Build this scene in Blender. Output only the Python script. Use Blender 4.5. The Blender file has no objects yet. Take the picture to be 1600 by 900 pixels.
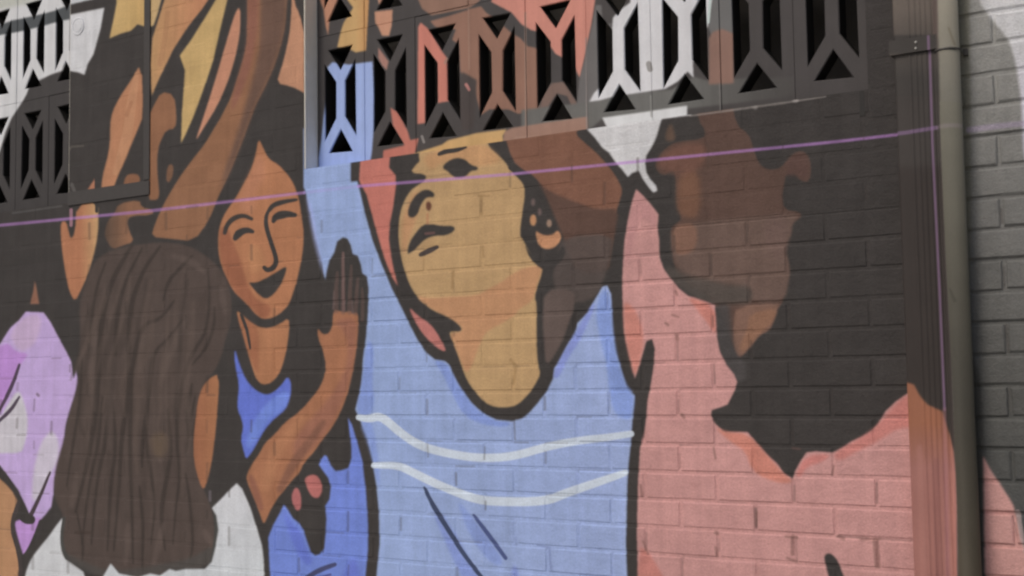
import bpy, bmesh, math, random
import numpy as np
from mathutils import Vector, Matrix
from mathutils.geometry import tessellate_polygon

random.seed(7)
rng = np.random.default_rng(5)
S = bpy.context.scene
COL = S.collection

# ------------------------------------------------------------------ camera
# brick grid of the wall: U = brick length + joint, V = course height (metres)
U, V = 0.30, 0.10401140208939144
F_PX = 2008.983248549001
R_CV = np.array([[0.8316438691377663, 0.5550854356458431, -0.015768134304042516],
                 [-0.054159004507503244, 0.05281719167916823, -0.9971344676089992],
                 [-0.5526619917782677, 0.8301147531498223, 0.07398796825624712]])
CAM = np.array([2.04345234, -4.42083654, -1.31887281])
T_CV = -R_CV @ CAM

def proj(x, y, z):
    c = [R_CV[i, 0] * x + R_CV[i, 1] * y + R_CV[i, 2] * z + T_CV[i] for i in range(3)]
    return F_PX * c[0] / c[2] + 800, F_PX * c[1] / c[2] + 450

def back(px, py, d=0.0):
    r = R_CV.T @ np.array([(px - 800) / F_PX, (py - 450) / F_PX, 1])
    p = CAM + (d - CAM[1]) / r[1] * r
    return p[0] / U, -p[2] / V

cam = bpy.data.objects.new('camera', bpy.data.cameras.new('camera'))
COL.objects.link(cam)
cam.data.sensor_width = 36
cam.data.lens = F_PX / 1600 * 36
cam.data.clip_end = 500
cam.data.clip_start = 0.05
m = Matrix.Identity(4)
for i in range(3):
    m[i][0] = R_CV[0, i]
    m[i][1] = -R_CV[1, i]
    m[i][2] = -R_CV[2, i]
    m[i][3] = CAM[i]
cam.matrix_world = m
S.camera = cam

# ------------------------------------------------------------------ daylight (open shade under a bright sky)
SUN_ELEV, SUN_AZ = 47, 200          # degrees; the wall faces -Y
wd = bpy.data.worlds.new('World')
S.world = wd
wd.use_nodes = True
nt = wd.node_tree
sky = nt.nodes.new('ShaderNodeTexSky')
sky.sky_type = 'NISHITA'
sky.sun_disc = False
sky.sun_elevation = math.radians(SUN_ELEV)
sky.sun_rotation = math.radians(SUN_AZ)
sky.air_density = 1.0
sky.dust_density = 4.0
sky.ozone_density = 0.6
bg = nt.nodes['Background']
bg.inputs['Strength'].default_value = 0.12
nt.links.new(sky.outputs[0], bg.inputs[0])
sl = bpy.data.lights.new('sun', 'SUN')
sl.energy = 1.5
sl.angle = math.radians(20)
sl.color = (1.0, 0.95, 0.88)
so = bpy.data.objects.new('sun', sl)
COL.objects.link(so)
e, a = math.radians(SUN_ELEV), math.radians(SUN_AZ)
sd = Vector((math.sin(a) * math.cos(e), math.cos(a) * math.cos(e), math.sin(e)))
so.rotation_euler = sd.to_track_quat('Z', 'Y').to_euler()
so.location = (1, -3, 6)
S.view_settings.view_transform = 'Standard'
S.view_settings.look = 'None'
S.view_settings.gamma = 1
S.view_settings.exposure = -0.27
S.render.engine = 'CYCLES'
S.cycles.filter_width = 2.4
ALB = 0.72        # display value of a surface = albedo * ALB under this light

# ------------------------------------------------------------------ the painted mural, drawn as flat artwork
SS, MG = 2, 120
CWID, CHGT = (1600 + 2 * MG) * SS, (900 + 2 * MG) * SS

def chaikin(p, n, closed=True):
    p = np.array(p, float)
    for _ in range(n):
        if closed:
            q = np.roll(p, -1, 0)
            a_, b_ = .75 * p + .25 * q, .25 * p + .75 * q
            p = np.stack([a_, b_], 1).reshape(-1, 2)
        else:
            a_, b_ = .75 * p[:-1] + .25 * p[1:], .25 * p[:-1] + .75 * p[1:]
            p = np.vstack([p[:1], np.stack([a_, b_], 1).reshape(-1, 2), p[-1:]])
    return p

class Canvas:
    def __init__(self, col):
        self.a = np.empty((CHGT, CWID, 3), np.float32)
        self.a[:] = col

    def _blend(self, x0, y0, m, col, alpha, grad):
        h, w = m.shape
        sub = self.a[y0:y0 + h, x0:x0 + w]
        if grad:
            ax, g0, g1, c2 = grad
            if ax == 'y':
                t = (np.arange(y0, y0 + h) / SS - MG - g0) / (g1 - g0)
                t = np.clip(t, 0, 1)[:, None, None]
            else:
                t = (np.arange(x0, x0 + w) / SS - MG - g0) / (g1 - g0)
                t = np.clip(t, 0, 1)[None, :, None]
            col = np.array(col, np.float32) * (1 - t) + np.array(c2, np.float32) * t
        else:
            col = np.array(col, np.float32)
        mm = (m * alpha)[..., None]
        sub[:] = sub * (1 - mm) + col * mm

    def fill(self, pts, col, s=1, soft=2, alpha=1.0, grad=None):
        p = chaikin(pts, s) if s else np.array(pts, float)
        p = (p + MG) * SS
        pad = soft * 3 + 2
        x0 = int(max(0, p[:, 0].min() - pad)); x1 = int(min(CWID, p[:, 0].max() + pad))
        y0 = int(max(0, p[:, 1].min() - pad)); y1 = int(min(CHGT, p[:, 1].max() + pad))
        if x1 <= x0 or y1 <= y0:
            return
        w, h = x1 - x0, y1 - y0
        tg = np.zeros((h, w + 1), np.int32)
        for i in range(len(p)):
            xa, ya = p[i]; xb, yb = p[(i + 1) % len(p)]
            if ya == yb:
                continue
            if ya > yb:
                xa, ya, xb, yb = xb, yb, xa, ya
            r0, r1 = max(y0, int(math.ceil(ya - .5))), min(y1 - 1, int(math.ceil(yb - .5)) - 1)
            if r1 < r0:
                continue
            rr = np.arange(r0, r1 + 1)
            xs = xa + (rr + .5 - ya) * (xb - xa) / (yb - ya)
            xi = np.clip(np.ceil(xs - .5).astype(int) - x0, 0, w)
            np.add.at(tg, (rr - y0, xi), 1)
        mk = (np.cumsum(tg, 1)[:, :w] % 2).astype(np.float32)
        for _ in range(2):
            k = soft
            if k > 0:
                c = np.cumsum(np.pad(mk, ((0, 0), (k + 1, k)), 'edge'), 1)
                mk = (c[:, 2 * k + 1:] - c[:, :-2 * k - 1]) / (2 * k + 1)
                c = np.cumsum(np.pad(mk, ((k + 1, k), (0, 0)), 'edge'), 0)
                mk = (c[2 * k + 1:] - c[:-2 * k - 1]) / (2 * k + 1)
        self._blend(x0, y0, np.clip(mk, 0, 1), col, alpha, grad)

    def line(self, pts, wid, col, alpha=1.0, s=2, soft=1.2):
        p = chaikin([(x, y) for x, y in pts], s, False)
        n = len(p)
        if not isinstance(wid, (list, tuple)):
            wid = [wid, wid]
        r = np.interp(np.linspace(0, 1, n), np.linspace(0, 1, len(wid)), wid) / 2 * SS
        p = (p + MG) * SS
        sf = soft * SS
        best = None
        X0 = int(max(0, p[:, 0].min() - r.max() - sf - 2)); X1 = int(min(CWID, p[:, 0].max() + r.max() + sf + 2))
        Y0 = int(max(0, p[:, 1].min() - r.max() - sf - 2)); Y1 = int(min(CHGT, p[:, 1].max() + r.max() + sf + 2))
        if X1 <= X0 or Y1 <= Y0:
            return
        best = np.zeros((Y1 - Y0, X1 - X0), np.float32)
        for i in range(n - 1):
            R_ = max(r[i], r[i + 1]) + sf + 1
            xa = int(max(X0, min(p[i, 0], p[i + 1, 0]) - R_)); xb = int(min(X1, max(p[i, 0], p[i + 1, 0]) + R_))
            ya = int(max(Y0, min(p[i, 1], p[i + 1, 1]) - R_)); yb = int(min(Y1, max(p[i, 1], p[i + 1, 1]) + R_))
            if xb <= xa or yb <= ya:
                continue
            gx = np.arange(xa, xb)[None, :] + .5; gy = np.arange(ya, yb)[:, None] + .5
            d = p[i + 1] - p[i]; L2 = d @ d + 1e-9
            t = np.clip(((gx - p[i, 0]) * d[0] + (gy - p[i, 1]) * d[1]) / L2, 0, 1)
            dist = np.hypot(gx - p[i, 0] - t * d[0], gy - p[i, 1] - t * d[1]) - (r[i] + t * (r[i + 1] - r[i]))
            cov = np.clip(.5 - dist / sf, 0, 1)
            sub = best[ya - Y0:yb - Y0, xa - X0:xb - X0]
            np.maximum(sub, cov, out=sub)
        self._blend(X0, Y0, best, col, alpha, None)

    def dot(self, x, y, rx, ry, col, alpha=1.0):
        t = np.linspace(0, 2 * math.pi, 16, endpoint=False)
        self.fill([(x + rx * math.cos(q), y + ry * math.sin(q)) for q in t], col, 0, 2, alpha)

K = (59, 56, 55); WH = (184, 186, 190); GOLD = (178, 149, 98); LB = (133, 154, 199)
MB = (116, 138, 202); RB = (100, 121, 200); PK = (181, 133, 130); SAL = (184, 116, 105); BR = (116, 81, 66)
CW = Canvas(K)
f, l = CW.fill, CW.line
# --- pier between the screens
f([(104,24),(163,12),(157,45),(146,85),(137,100),(132,117),(122,113),(104,110)], WH, 0)
f([(104,-110),(170,-110),(148,-2),(106,8)], (176,181,185), 0)
f([(184,-110),(228,-110),(228,42),(215,38),(205,48),(190,52),(171,60),(182,6)], GOLD, 0, grad=('x',180,230,(176,144,92)))
f([(233,-110),(262,-110),(252,0),(246,22),(240,40),(233,42)], (176,148,105), 0)
f([(300,-110),(380,-110),(325,0),(315,15),(295,40),(272,75),(250,120),(237,150),(235,100),(238,60),(249,25),(257,0)], (169,130,90), 0, grad=('x',240,320,(172,118,86)))
l([(262,20),(258,60),(250,100)], 8, (150,108,78), .4)
f([(420,-110),(355,0),(343,50),(333,95),(318,140),(303,180),(290,210),(283,224),(284,180),(287,140),(289,110),(281,87),(300,60),(320,28),(337,0),(350,-110)], GOLD, 0)
f([(375,10),(376,40),(372,70),(365,100),(355,130),(340,165),(318,200),(305,222),(312,200),(322,170),(333,135),(345,95),(358,50),(368,18)], (178,125,100))
ARM = [(386,-110),(460,-110),(448,0),(446,38),(438,75),(426,110),(412,140),(399,165),(388,195),(376,228),(365,255),(352,285),(340,310),(326,345),(303,377),(265,373),(236,370),(242,350),(255,320),(275,285),(300,250),(320,225),(332,205),(347,180),(363,147),(373,115),(381,90),(387,60)]
f(ARM, (132,93,68), grad=('y',100,330,(132,94,70)))
f([(405,-110),(460,-110),(448,0),(446,38),(438,75),(426,110),(412,140),(399,165),(388,195),(376,228),(365,255),(352,285),(345,300),(350,270),(362,235),(372,205),(385,160),(398,110),(408,60)], (92,72,64), soft=7, alpha=.85)
f([(386,-110),(405,-110),(404,30),(396,90),(380,140),(360,180),(365,140),(375,110),(383,80),(387,50)], (128,84,72), soft=5, alpha=.8)
f([(457,-30),(460,5),(468,22),(474,45),(480,70),(481,150),(470,142),(455,135),(432,130),(440,105),(448,75),(454,40)], (172,125,98))
f([(221,98),(224,180),(215,203),(205,226),(195,252),(184,275),(176,298),(158,300),(160,275),(167,250),(172,225),(172,195),(175,175),(188,150),(205,125)], (163,114,84))
l([(214,115),(205,160),(200,210),(180,270)], [6,14,16,8], (172,127,95), .6)
l([(205,160),(198,180)], 6, (145,98,72), .5)
f([(133,302),(150,276),(150,300)], (164,110,85), 0)
f([(95,346),(104,346),(107,362),(111,374),(117,364),(120,320),(153,316),(154,350),(152,372),(146,400),(137,430),(128,450),(117,472),(108,455),(103,430),(98,400),(95,370)], (160,107,78), grad=('x',125,153,(178,142,100)))
l([(111,328),(111,352)], 5, (140,104,116), s=0)
f([(240,165),(252,143),(272,148),(276,180),(274,201),(260,203),(252,218),(247,232),(245,255),(247,285),(249,303),(246,313),(230,312),(232,250),(233,180)], (131,92,68))
f([(196,275),(205,271),(218,273),(219,291),(192,293)], (126,88,66))
f([(262,258),(270,256),(271,272),(264,287),(259,280)], (112,82,64))
f([(185,318),(218,312),(221,324),(240,328),(238,336),(205,337),(198,345),(202,362),(210,378),(190,384),(178,390),(168,380),(163,365),(168,345),(178,335)], (128,92,70), grad=('x',200,165,(84,68,58)))
l([(150,274),(151,330)], 5, K, s=0)
# --- far left: woman in lilac
f([(54,438),(57,450),(61,475),(47,475),(52,455)], (132,93,76), 0)
f([(-120,720),(-120,600),(0,537),(16,512),(30,500),(40,487),(68,488),(80,505),(92,528),(104,550),(111,565),(115,592),(119,578),(122,598),(117,618),(108,645),(103,665),(100,690),(94,715),(86,745),(83,775),(80,792),(70,805),(58,818),(48,810),(40,790),(28,765),(0,727)], (172,150,199), 0)
f([(-120,640),(-120,560),(0,542),(12,535),(25,550),(45,552),(38,562),(30,572),(20,600),(10,630),(-10,660)], (168,126,194), soft=3)
f([(14,520),(40,492),(66,492),(60,530),(40,550),(25,545)], (176,154,184), soft=5, alpha=.8)
f([(-60,715),(-60,640),(0,655),(12,632),(28,608),(37,625),(43,650),(43,675),(38,695),(33,708),(0,708)], (180,178,188), soft=3)
f([(82,672),(93,690),(90,722),(78,742),(62,780),(50,785),(50,755),(55,720),(65,690),(74,678)], (181,175,192), soft=4)
l([(30,570),(22,595),(8,625),(-6,650)], [4,6,4], (76,62,80)); l([(30,620),(18,640),(-4,660)], [3,6,5], (76,66,80))
f([(25,812),(48,812),(62,806),(66,815),(60,833),(52,850),(38,872),(30,848),(23,822)], (168,130,192))
l([(78,738),(65,770),(52,797),(44,812)], [3,6,8], (70,60,66)); l([(-60,680),(0,733),(18,758),(30,778),(40,800),(46,812)], [8,7,7], K)
l([(30,800),(40,812),(48,812)], 14, K)
f([(-120,720),(-10,740),(10,757),(22,772),(29,787),(25,803),(18,818),(18,832),(24,852),(31,880),(27,902),(27,1010),(-120,1010)], (161,121,88), 1, grad=('x',0,30,(172,128,95)))
l([(29,785),(20,810),(19,830),(26,852),(33,885),(30,930)], 6, (66,60,60))
l([(64,815),(50,852),(37,872)], 7, K)
f([(100,806),(95,832),(95,856),(100,872),(118,884),(135,897),(142,1010),(20,1010),(38,900),(48,873),(62,855),(76,838),(90,818)], (180,184,189))
# --- woman seen from behind: hair
f([(155,402),(175,390),(205,384),(250,378),(290,382),(315,395),(335,410),(350,430),(360,455),(362,480),(360,505),(352,530),(345,560),(335,580),(318,598),(306,640),(301,680),(303,720),(315,757),(328,788),(336,820),(335,850),(328,880),(305,889),(285,886),(262,891),(250,898),(215,900),(190,897),(175,882),(165,898),(150,899),(138,890),(120,878),(105,870),(97,855),(98,830),(100,806),(88,785),(84,765),(85,745),(90,718),(100,688),(104,660),(112,632),(122,602),(124,560),(126,520),(124,480),(128,460),(136,435),(146,412)], (76,66,62), soft=3)
HD = (60,53,50)
for w, pts in [
    (9,[(206,384),(190,410),(172,445),(160,490),(154,560),(150,640),(138,720),(118,800)]),
    (7,[(222,388),(200,430),(186,470),(180,540),(176,600),(165,690),(150,760),(143,850)]),
    (8,[(250,385),(225,420),(205,470),(200,540),(203,610),(190,680),(186,760),(178,860)]),
    (7,[(272,470),(250,500),(225,505),(212,540),(204,600),(203,700),(206,800),(208,880)]),
    (6,[(285,500),(262,530),(240,550),(232,600),(228,690),(236,740),(243,790),(236,850)]),
    (6,[(325,420),(328,470),(322,520),(305,545),(292,570),(282,610),(275,680),(282,740),(275,790),(270,850)]),
    (5,[(335,480),(335,510),(322,545),(300,570)]), (6,[(300,400),(280,420),(262,440),(255,470)]),
    (5,[(165,410),(150,450),(143,500),(138,560)]), (5,[(128,560),(126,620),(115,690),(104,760)]),
    (6,[(240,560),(232,620),(222,690),(222,730)]), (7,[(262,640),(268,700),(262,740),(250,800),(258,860)]),
    (5,[(160,620),(155,690),(140,750),(128,850)]), (5,[(290,740),(298,790),(302,850),(296,880)]),
    (8,[(330,590),(312,640),(298,690),(292,640),(300,600)]), (6,[(175,620),(182,700),(172,760),(168,860)]),
    (5,[(305,620),(297,660),(292,705)]), (5,[(218,760),(224,820),(222,890)]), (4,[(120,800),(130,850),(128,880)])]:
    l(pts, [w*.5,w,w,w*.4], HD, .85, soft=3)
for pts in [[(270,400),(300,408),(318,425)],[(150,520),(140,560),(148,640)],[(180,560),(172,620),(172,700)],[(250,600),(262,560),(290,500)],[(240,680),(250,720)],[(120,740),(112,790)],[(320,830),(330,850)],[(255,820),(240,880)],[(200,820),(196,880)],[(345,450),(352,490)]]:
    l(pts, [6,11,6], (92,80,75), .5, soft=5)
f([(232,680),(262,672),(262,712),(240,716)], (90,76,62), soft=6, alpha=.7)
f([(98,862),(120,872),(165,892),(205,890),(262,880),(300,872),(335,850),(334,878),(305,890),(262,893),(215,902),(150,902),(105,876)], (72,70,68), soft=5, alpha=.8)
l([(336,790),(339,830),(335,860),(330,884)], 7, (66,66,64)); l([(100,810),(95,845),(104,872)], 5, (66,66,64))
rh = random.Random(4)
for i in range(24):
    t0 = i / 23
    xt, xb_ = 190 + 135 * t0, 108 + 215 * t0
    y0 = 395 + 60 * abs(t0 - .35) + rh.uniform(0, 150); y1 = y0 + rh.uniform(120, 330)
    y1 = min(y1, 872)
    pts = []
    for q in range(7):
        yy = y0 + (y1 - y0) * q / 6
        tt = min(1, max(0, (yy - 390) / 200)) ** .8
        pts.append((xt + (xb_ - xt) * tt + rh.uniform(-5, 5), yy))
    if max(p[0] for p in pts) > 352 - max(0, (max(p[1] for p in pts) - 560)) * .25:
        continue
    w = rh.uniform(5, 13)
    l(pts, [w * .4, w, w * .8, w * .3], HD if rh.random() < .6 else (88,76,70), rh.uniform(.3, .6), soft=5)
# skin beside the hair, white shirt
f([(326,592),(343,583),(340,640),(336,680),(332,715),(325,748),(318,767),(311,752),(303,722),(302,690),(305,660),(309,625),(316,605)], (142,93,68), grad=('x',305,338,(150,102,72)))
l([(328,768),(328,782)], 4, (85,80,84), s=0)
f([(156,1010),(160,902),(173,880),(186,896),(215,902),(235,896),(250,899),(265,889),(275,892),(290,889),(320,889),(331,878),(336,858),(341,828),(338,806),(331,794),(345,780),(358,766),(370,755),(378,763),(391,793),(401,824),(409,851),(412,874),(413,900),(416,1010)], (181,184,190), 0, grad=('y',760,890,(178,184,190)))
# --- smiling girl
f([(404,216),(410,228),(419,248),(435,257),(448,271),(459,287),(467,310),(472,343),(475,368),(472,400),(466,430),(460,452),(451,477),(436,492),(418,499),(404,496),(384,472),(364,454),(354,432),(346,415),(341,392),(341,365),(345,347),(352,332),(362,318),(371,305),(382,285),(391,268),(399,245)], (160,108,77))
f([(341,365),(352,350),(372,395),(380,420),(388,450),(402,470),(425,478),(418,498),(404,495),(384,472),(364,454),(346,415)], (141,89,66), soft=4)
f([(382,285),(395,262),(404,235),(412,250),(416,275),(400,300),(398,330),(380,335),(371,320)], (170,116,90), soft=7, alpha=.6)
f([(385,390),(402,380),(412,400),(414,420),(392,430)], (170,120,84), soft=6, alpha=.7)
l([(351,364),(354,352),(364,341),(380,336),(393,342)], [6,8,5], K, .95, soft=2); l([(367,373),(373,364),(385,359),(395,362)], [6,12,9,5], K, soft=2)
l([(421,328),(427,320),(444,315),(463,312)], [6,8,4], K, soft=2); l([(427,346),(431,338),(447,334),(461,336)], [5,13,6], K, soft=2)
l([(423,323),(415,338),(416,355),(422,375),(429,395),(432,408),(428,418),(418,423),(413,418)], [4,7,7,8,6], K)
f([(388,441),(400,442),(415,435),(432,425),(448,415),(446,428),(438,446),(428,460),(415,468),(404,460),(394,449)], K, 1)
f([(369,484),(378,492),(390,503),(404,511),(420,513),(438,506),(451,496),(452,515),(448,545),(442,570),(434,588),(424,598),(414,601),(406,599),(398,588),(390,560),(382,530),(374,505)], (158,108,77))
f([(370,486),(392,504),(404,512),(405,560),(402,585),(392,565),(383,533)], (141,90,66), soft=4, alpha=.8)
l([(377,492),(386,515),(391,545)], [5,5,2], K)
f([(366,541),(374,570),(384,592),(395,606),(407,614),(418,617),(430,611),(440,601),(449,588),(454,596),(455,607),(452,625),(446,640),(430,653),(416,668),(407,682),(398,700),(388,714),(384,717),(380,702),(376,685),(380,669),(378,656),(371,640),(371,625),(374,600),(367,572)], (89,107,196))
f([(420,625),(448,608),(452,620),(444,640),(420,655),(400,688),(388,705),(384,690),(395,660)], (104,130,208), soft=5, alpha=.8)
# arm and raised hand
HAND = [(521,484),(519,510),(514,521),(504,523),(496,511),(497,528),(504,546),(510,572),(505,595),(495,612),(471,641),(445,660),(430,678),(414,692),(406,708),(394,724),(386,741),(385,750),(391,765),(400,785),(407,806),(412,820),(418,808),(424,794),(434,778),(445,765),(453,754),(469,738),(474,724),(492,705),(503,687),(516,672),(529,650),(540,625),(547,600),(552,575),(557,545),(560,512),(559,488),(553,490),(547,486),(540,488),(531,486)]
f(HAND, (150,101,74))
f([(519,500),(540,520),(545,560),(530,600),(500,640),(470,670),(455,700),(465,722),(490,700),(515,670),(535,630),(548,590),(556,540),(559,495)], (138,92,78), soft=6, alpha=.7)
l([(470,655),(440,690),(425,720),(415,760)], [12,20,16], (163,113,82), .7, soft=8)
l([(505,660),(480,695),(462,720),(450,740),(438,765)], [8,16,10], (116,80,66), .8, soft=6)
l([(392,745),(400,770),(408,795)], [6,12,6], (125,82,68), .8, soft=5)
for pts, w in [([(525,486),(525,455),(527,425)],[8,7,3]),([(536,488),(536,440),(536,398)],[8,6,4]),([(546,488),(547,450),(549,415)],[8,6,3]),([(555,490),(557,465),(559,435)],[7,6,3]),([(566,500),(567,470),(566,450)],[5,5,2])]:
    l(pts, w, (104,80,74), .5, soft=3)
l([(536,395),(536,440),(537,484)], [4,4,5], (104,84,82), .8); l([(522,455),(521,482)], [2,4], (92,78,76), .8); l([(550,470),(551,488)], [2,4], (92,78,76), .8)
# --- the big light blue shirt
f([(474,200),(474,292),(478,302),(485,335),(492,370),(500,402),(508,438),(511,422),(515,406),(522,395),(527,377),(536,371),(543,373),(548,383),(551,397),(559,400),(564,414),(566,427),(573,432),(576,450),(575,487),(572,525),(567,562),(565,600),(560,622),(555,640),(562,655),(572,680),(578,700),(583,725),(588,760),(592,800),(593,850),(588,900),(584,1010),(984,1010),(980,900),(978,850),(979,800),(980,760),(982,725),(986,690),(989,645),(992,618),(980,610),(974,588),(962,550),(958,525),(956,487),(955,460),(948,446),(941,448),(930,467),(917,490),(902,505),(897,522),(885,542),(875,562),(866,575),(864,592),(855,610),(840,630),(827,645),(815,654),(800,658),(775,656),(755,646),(737,630),(722,610),(710,590),(702,570),(695,564),(680,562),(665,550),(652,530),(640,507),(632,490),(622,470),(612,450),(595,410),(582,375),(570,332),(562,297),(558,283),(548,284),(548,200)], LB, 0, grad=('x',560,960,(139,157,201)))
f([(476,295),(490,330),(500,395),(508,437),(498,410),(486,360)], (146,158,212), soft=4, alpha=.6)
f([(573,530),(584,538),(582,590),(585,640),(570,652),(556,642),(565,600)], MB, soft=3, alpha=.8)
f([(560,655),(580,655),(590,700),(594,760),(590,760),(580,710)], MB, soft=4, alpha=.7)
f([(676,562),(697,566),(710,590),(722,610),(740,635),(770,657),(800,660),(790,668),(755,664),(725,650),(706,615),(692,585)], MB, soft=3, alpha=.85)
f([(940,452),(953,458),(958,520),(965,560),(975,595),(991,618),(990,640),(985,657),(962,650),(952,618),(948,570),(938,530),(930,490)], (117,141,204), soft=4, alpha=.85)
f([(864,592),(868,572),(898,520),(915,492),(928,472),(930,478),(908,530),(886,562),(874,590)], (120,134,202), soft=3, alpha=.8)
f([(672,790),(690,800),(712,835),(738,880),(760,925),(735,925),(705,870)], (115,134,200), soft=4, alpha=.75)
f([(712,780),(728,795),(762,840),(790,880),(770,885),(735,840)], (117,138,200), soft=4, alpha=.7)
f([(800,880),(812,890),(806,930),(796,925)], (110,126,196), soft=4, alpha=.6)
ST = (180,192,206)
l([(560,652),(575,655),(592,650),(605,658),(625,676),(648,692),(672,702),(712,711),(750,716),(800,714),(857,697),(907,688),(945,684),(986,678)], [9,13,13,13,13,13,12,10], ST, .95)
l([(584,727),(622,727),(645,738),(675,753),(705,766),(740,779),(770,784),(852,784),(885,770),(930,755),(976,739)], [9,12,13,13,14,14,13,10], ST, .95)
l([(663,762),(675,787),(702,830),(725,867),(757,908)], [4,8,7,6], (60,70,98)); l([(740,805),(760,831),(790,872)], [4,7,6], (72,84,130))
# royal blue dress below
f([(543,652),(550,664),(558,690),(566,720),(572,770),(575,820),(575,860),(571,900),(568,1010),(425,1010),(422,900),(420,864),(419,840),(426,822),(438,800),(443,788),(450,797),(458,810),(467,817),(474,828),(480,846),(486,863),(492,868),(499,866),(506,857),(508,840),(510,811),(508,791),(515,780),(517,762),(513,747),(505,736),(498,726),(501,718),(507,711),(511,713),(516,726),(524,736),(533,735),(544,731),(549,716),(549,697),(546,675)], RB, 0, grad=('y',700,880,(101,123,198)))
f([(442,795),(452,812),(470,830),(480,860),(490,880),(476,884),(458,850),(448,822)], (88,104,194), soft=5, alpha=.7)
f([(540,880),(560,870),(566,960),(520,960)], (92,104,196), soft=7, alpha=.6)
l([(475,905),(498,891),(523,882)], [6,8,6], (66,70,106)); l([(492,905),(516,898)], 4, (76,80,140))
f([(475,750),(481,743),(493,741),(501,750),(504,765),(499,778),(490,778),(483,770)], (166,99,96)); f([(455,776),(460,762),(466,762),(471,776),(470,795),(464,799),(458,790)], (161,96,96))
# --- coral behind the face
f([(566,200),(612,200),(608,262),(618,274),(619,290),(613,330),(609,350),(608,375),(611,400),(616,425),(622,448),(612,432),(600,402),(590,367),(580,332),(573,305),(561,282)], (176,106,95), 0)
f([(638,478),(655,495),(672,506),(683,520),(691,535),(698,549),(690,548),(675,537),(660,521),(648,502)], (173,108,102))
# --- the face looking up
FACE = [(654,200),(757,200),(762,228),(775,240),(787,250),(800,270),(812,280),(819,290),(820,307),(816,332),(812,367),(817,375),(825,390),(835,407),(849,411),(846,430),(839,448),(835,465),(839,475),(838,525),(840,570),(845,583),(837,600),(825,617),(812,630),(800,636),(775,637),(757,629),(742,612),(730,595),(722,575),(717,557),(707,532),(701,517),(720,519),(722,512),(712,502),(695,492),(677,485),(662,474),(650,462),(640,445),(630,417),(624,387),(622,362),(625,332),(632,312),(642,297),(652,290),(666,281),(665,272),(641,270),(650,257),(656,252),(654,244)]
f(FACE, (169,138,98), 1)
f([(680,466),(700,464),(745,462),(762,452),(785,440),(800,428),(820,418),(848,414),(844,432),(837,450),(833,470),(812,482),(805,492),(785,505),(765,515),(755,525),(745,550),(738,570),(728,585),(719,562),(707,532),(703,520),(722,519),(722,510),(700,495),(680,486),(662,474),(650,462),(665,465)], (172,126,92), soft=3, alpha=.9)
f([(658,244),(700,231),(757,223),(786,250),(765,258),(735,262),(720,250),(690,254),(672,268)], (178,134,94), soft=6, alpha=.8)
f([(628,345),(636,320),(648,300),(656,300),(650,345),(640,370),(632,400),(628,390)], (176,128,92), soft=5, alpha=.7)
l([(686,241),(697,236),(712,235),(728,230)], [5,8,7,3], K)
f([(690,262),(699,252),(713,246),(727,249),(736,258),(747,261),(746,266),(735,267),(729,275),(718,279),(708,276),(700,268)], K, 1)
f([(637,338),(638,325),(645,310),(655,300),(667,295),(678,301),(679,308),(667,308),(661,314),(656,323),(653,334),(645,341)], K, 1)
f([(665,317),(670,314),(675,320),(672,330),(666,328)], (96,62,50)); l([(668,335),(668,350)], 4, (165,112,82), .6)
f([(635,398),(640,378),(650,363),(660,351),(675,350),(690,353),(710,353),(710,361),(697,368),(680,368),(665,373),(655,383),(645,393)], K, 1)
l([(665,365),(678,364)], 4, (96,72,70)); l([(657,398),(670,392),(683,386)], [6,9,5], (70,62,60))
# --- brown head behind it
f([(785,200),(905,200),(899,209),(912,222),(930,237),(947,255),(960,272),(971,292),(972,302),(966,320),(962,335),(959,370),(953,400),(950,420),(905,425),(890,395),(880,365),(865,330),(850,295),(835,275),(815,264),(800,250)], (116,81,66))
f([(838,283),(860,300),(900,316),(935,328),(968,325),(960,370),(953,400),(952,425),(900,428),(885,385),(865,335),(850,300)], (84,65,58), soft=4, alpha=.9)
f([(880,370),(958,365),(955,400),(940,448),(925,470),(880,475),(862,440),(870,400)], (80,71,68), soft=4, alpha=.85)
f([(850,452),(897,452),(898,478),(890,502),(880,530),(865,558),(853,572),(850,540),(848,500)], (90,78,74), soft=3)
l([(797,262),(812,268),(826,284)], [6,10,8], K)
f([(819,380),(826,392),(838,404),(850,408),(870,398),(880,380),(885,400),(860,425),(845,420),(828,405)], K, 1)
for x, y, rx, ry, c in [(833,316,3,6,(96,82,80)),(843,331,3,6,(96,82,80)),(833,344,5,9,(166,121,86)),(858,349,4,6,(140,116,100))]:
    CW.dot(x, y, rx, ry, c)
f([(837,360),(845,366),(855,368),(865,366),(871,359),(877,367),(875,378),(866,387),(853,390),(842,384),(838,373)], (174,125,92))
# --- white V
f([(900,150),(918,203),(930,216),(941,231),(951,238),(962,254),(972,265),(981,277),(988,270),(998,267),(1004,279),(1013,292),(1021,301),(1027,298),(1025,290),(1016,280),(1010,270),(1008,255),(1010,243),(1018,230),(1026,213),(1031,195),(1034,186),(1080,180),(1085,150)], (186,187,190), 0)
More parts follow.
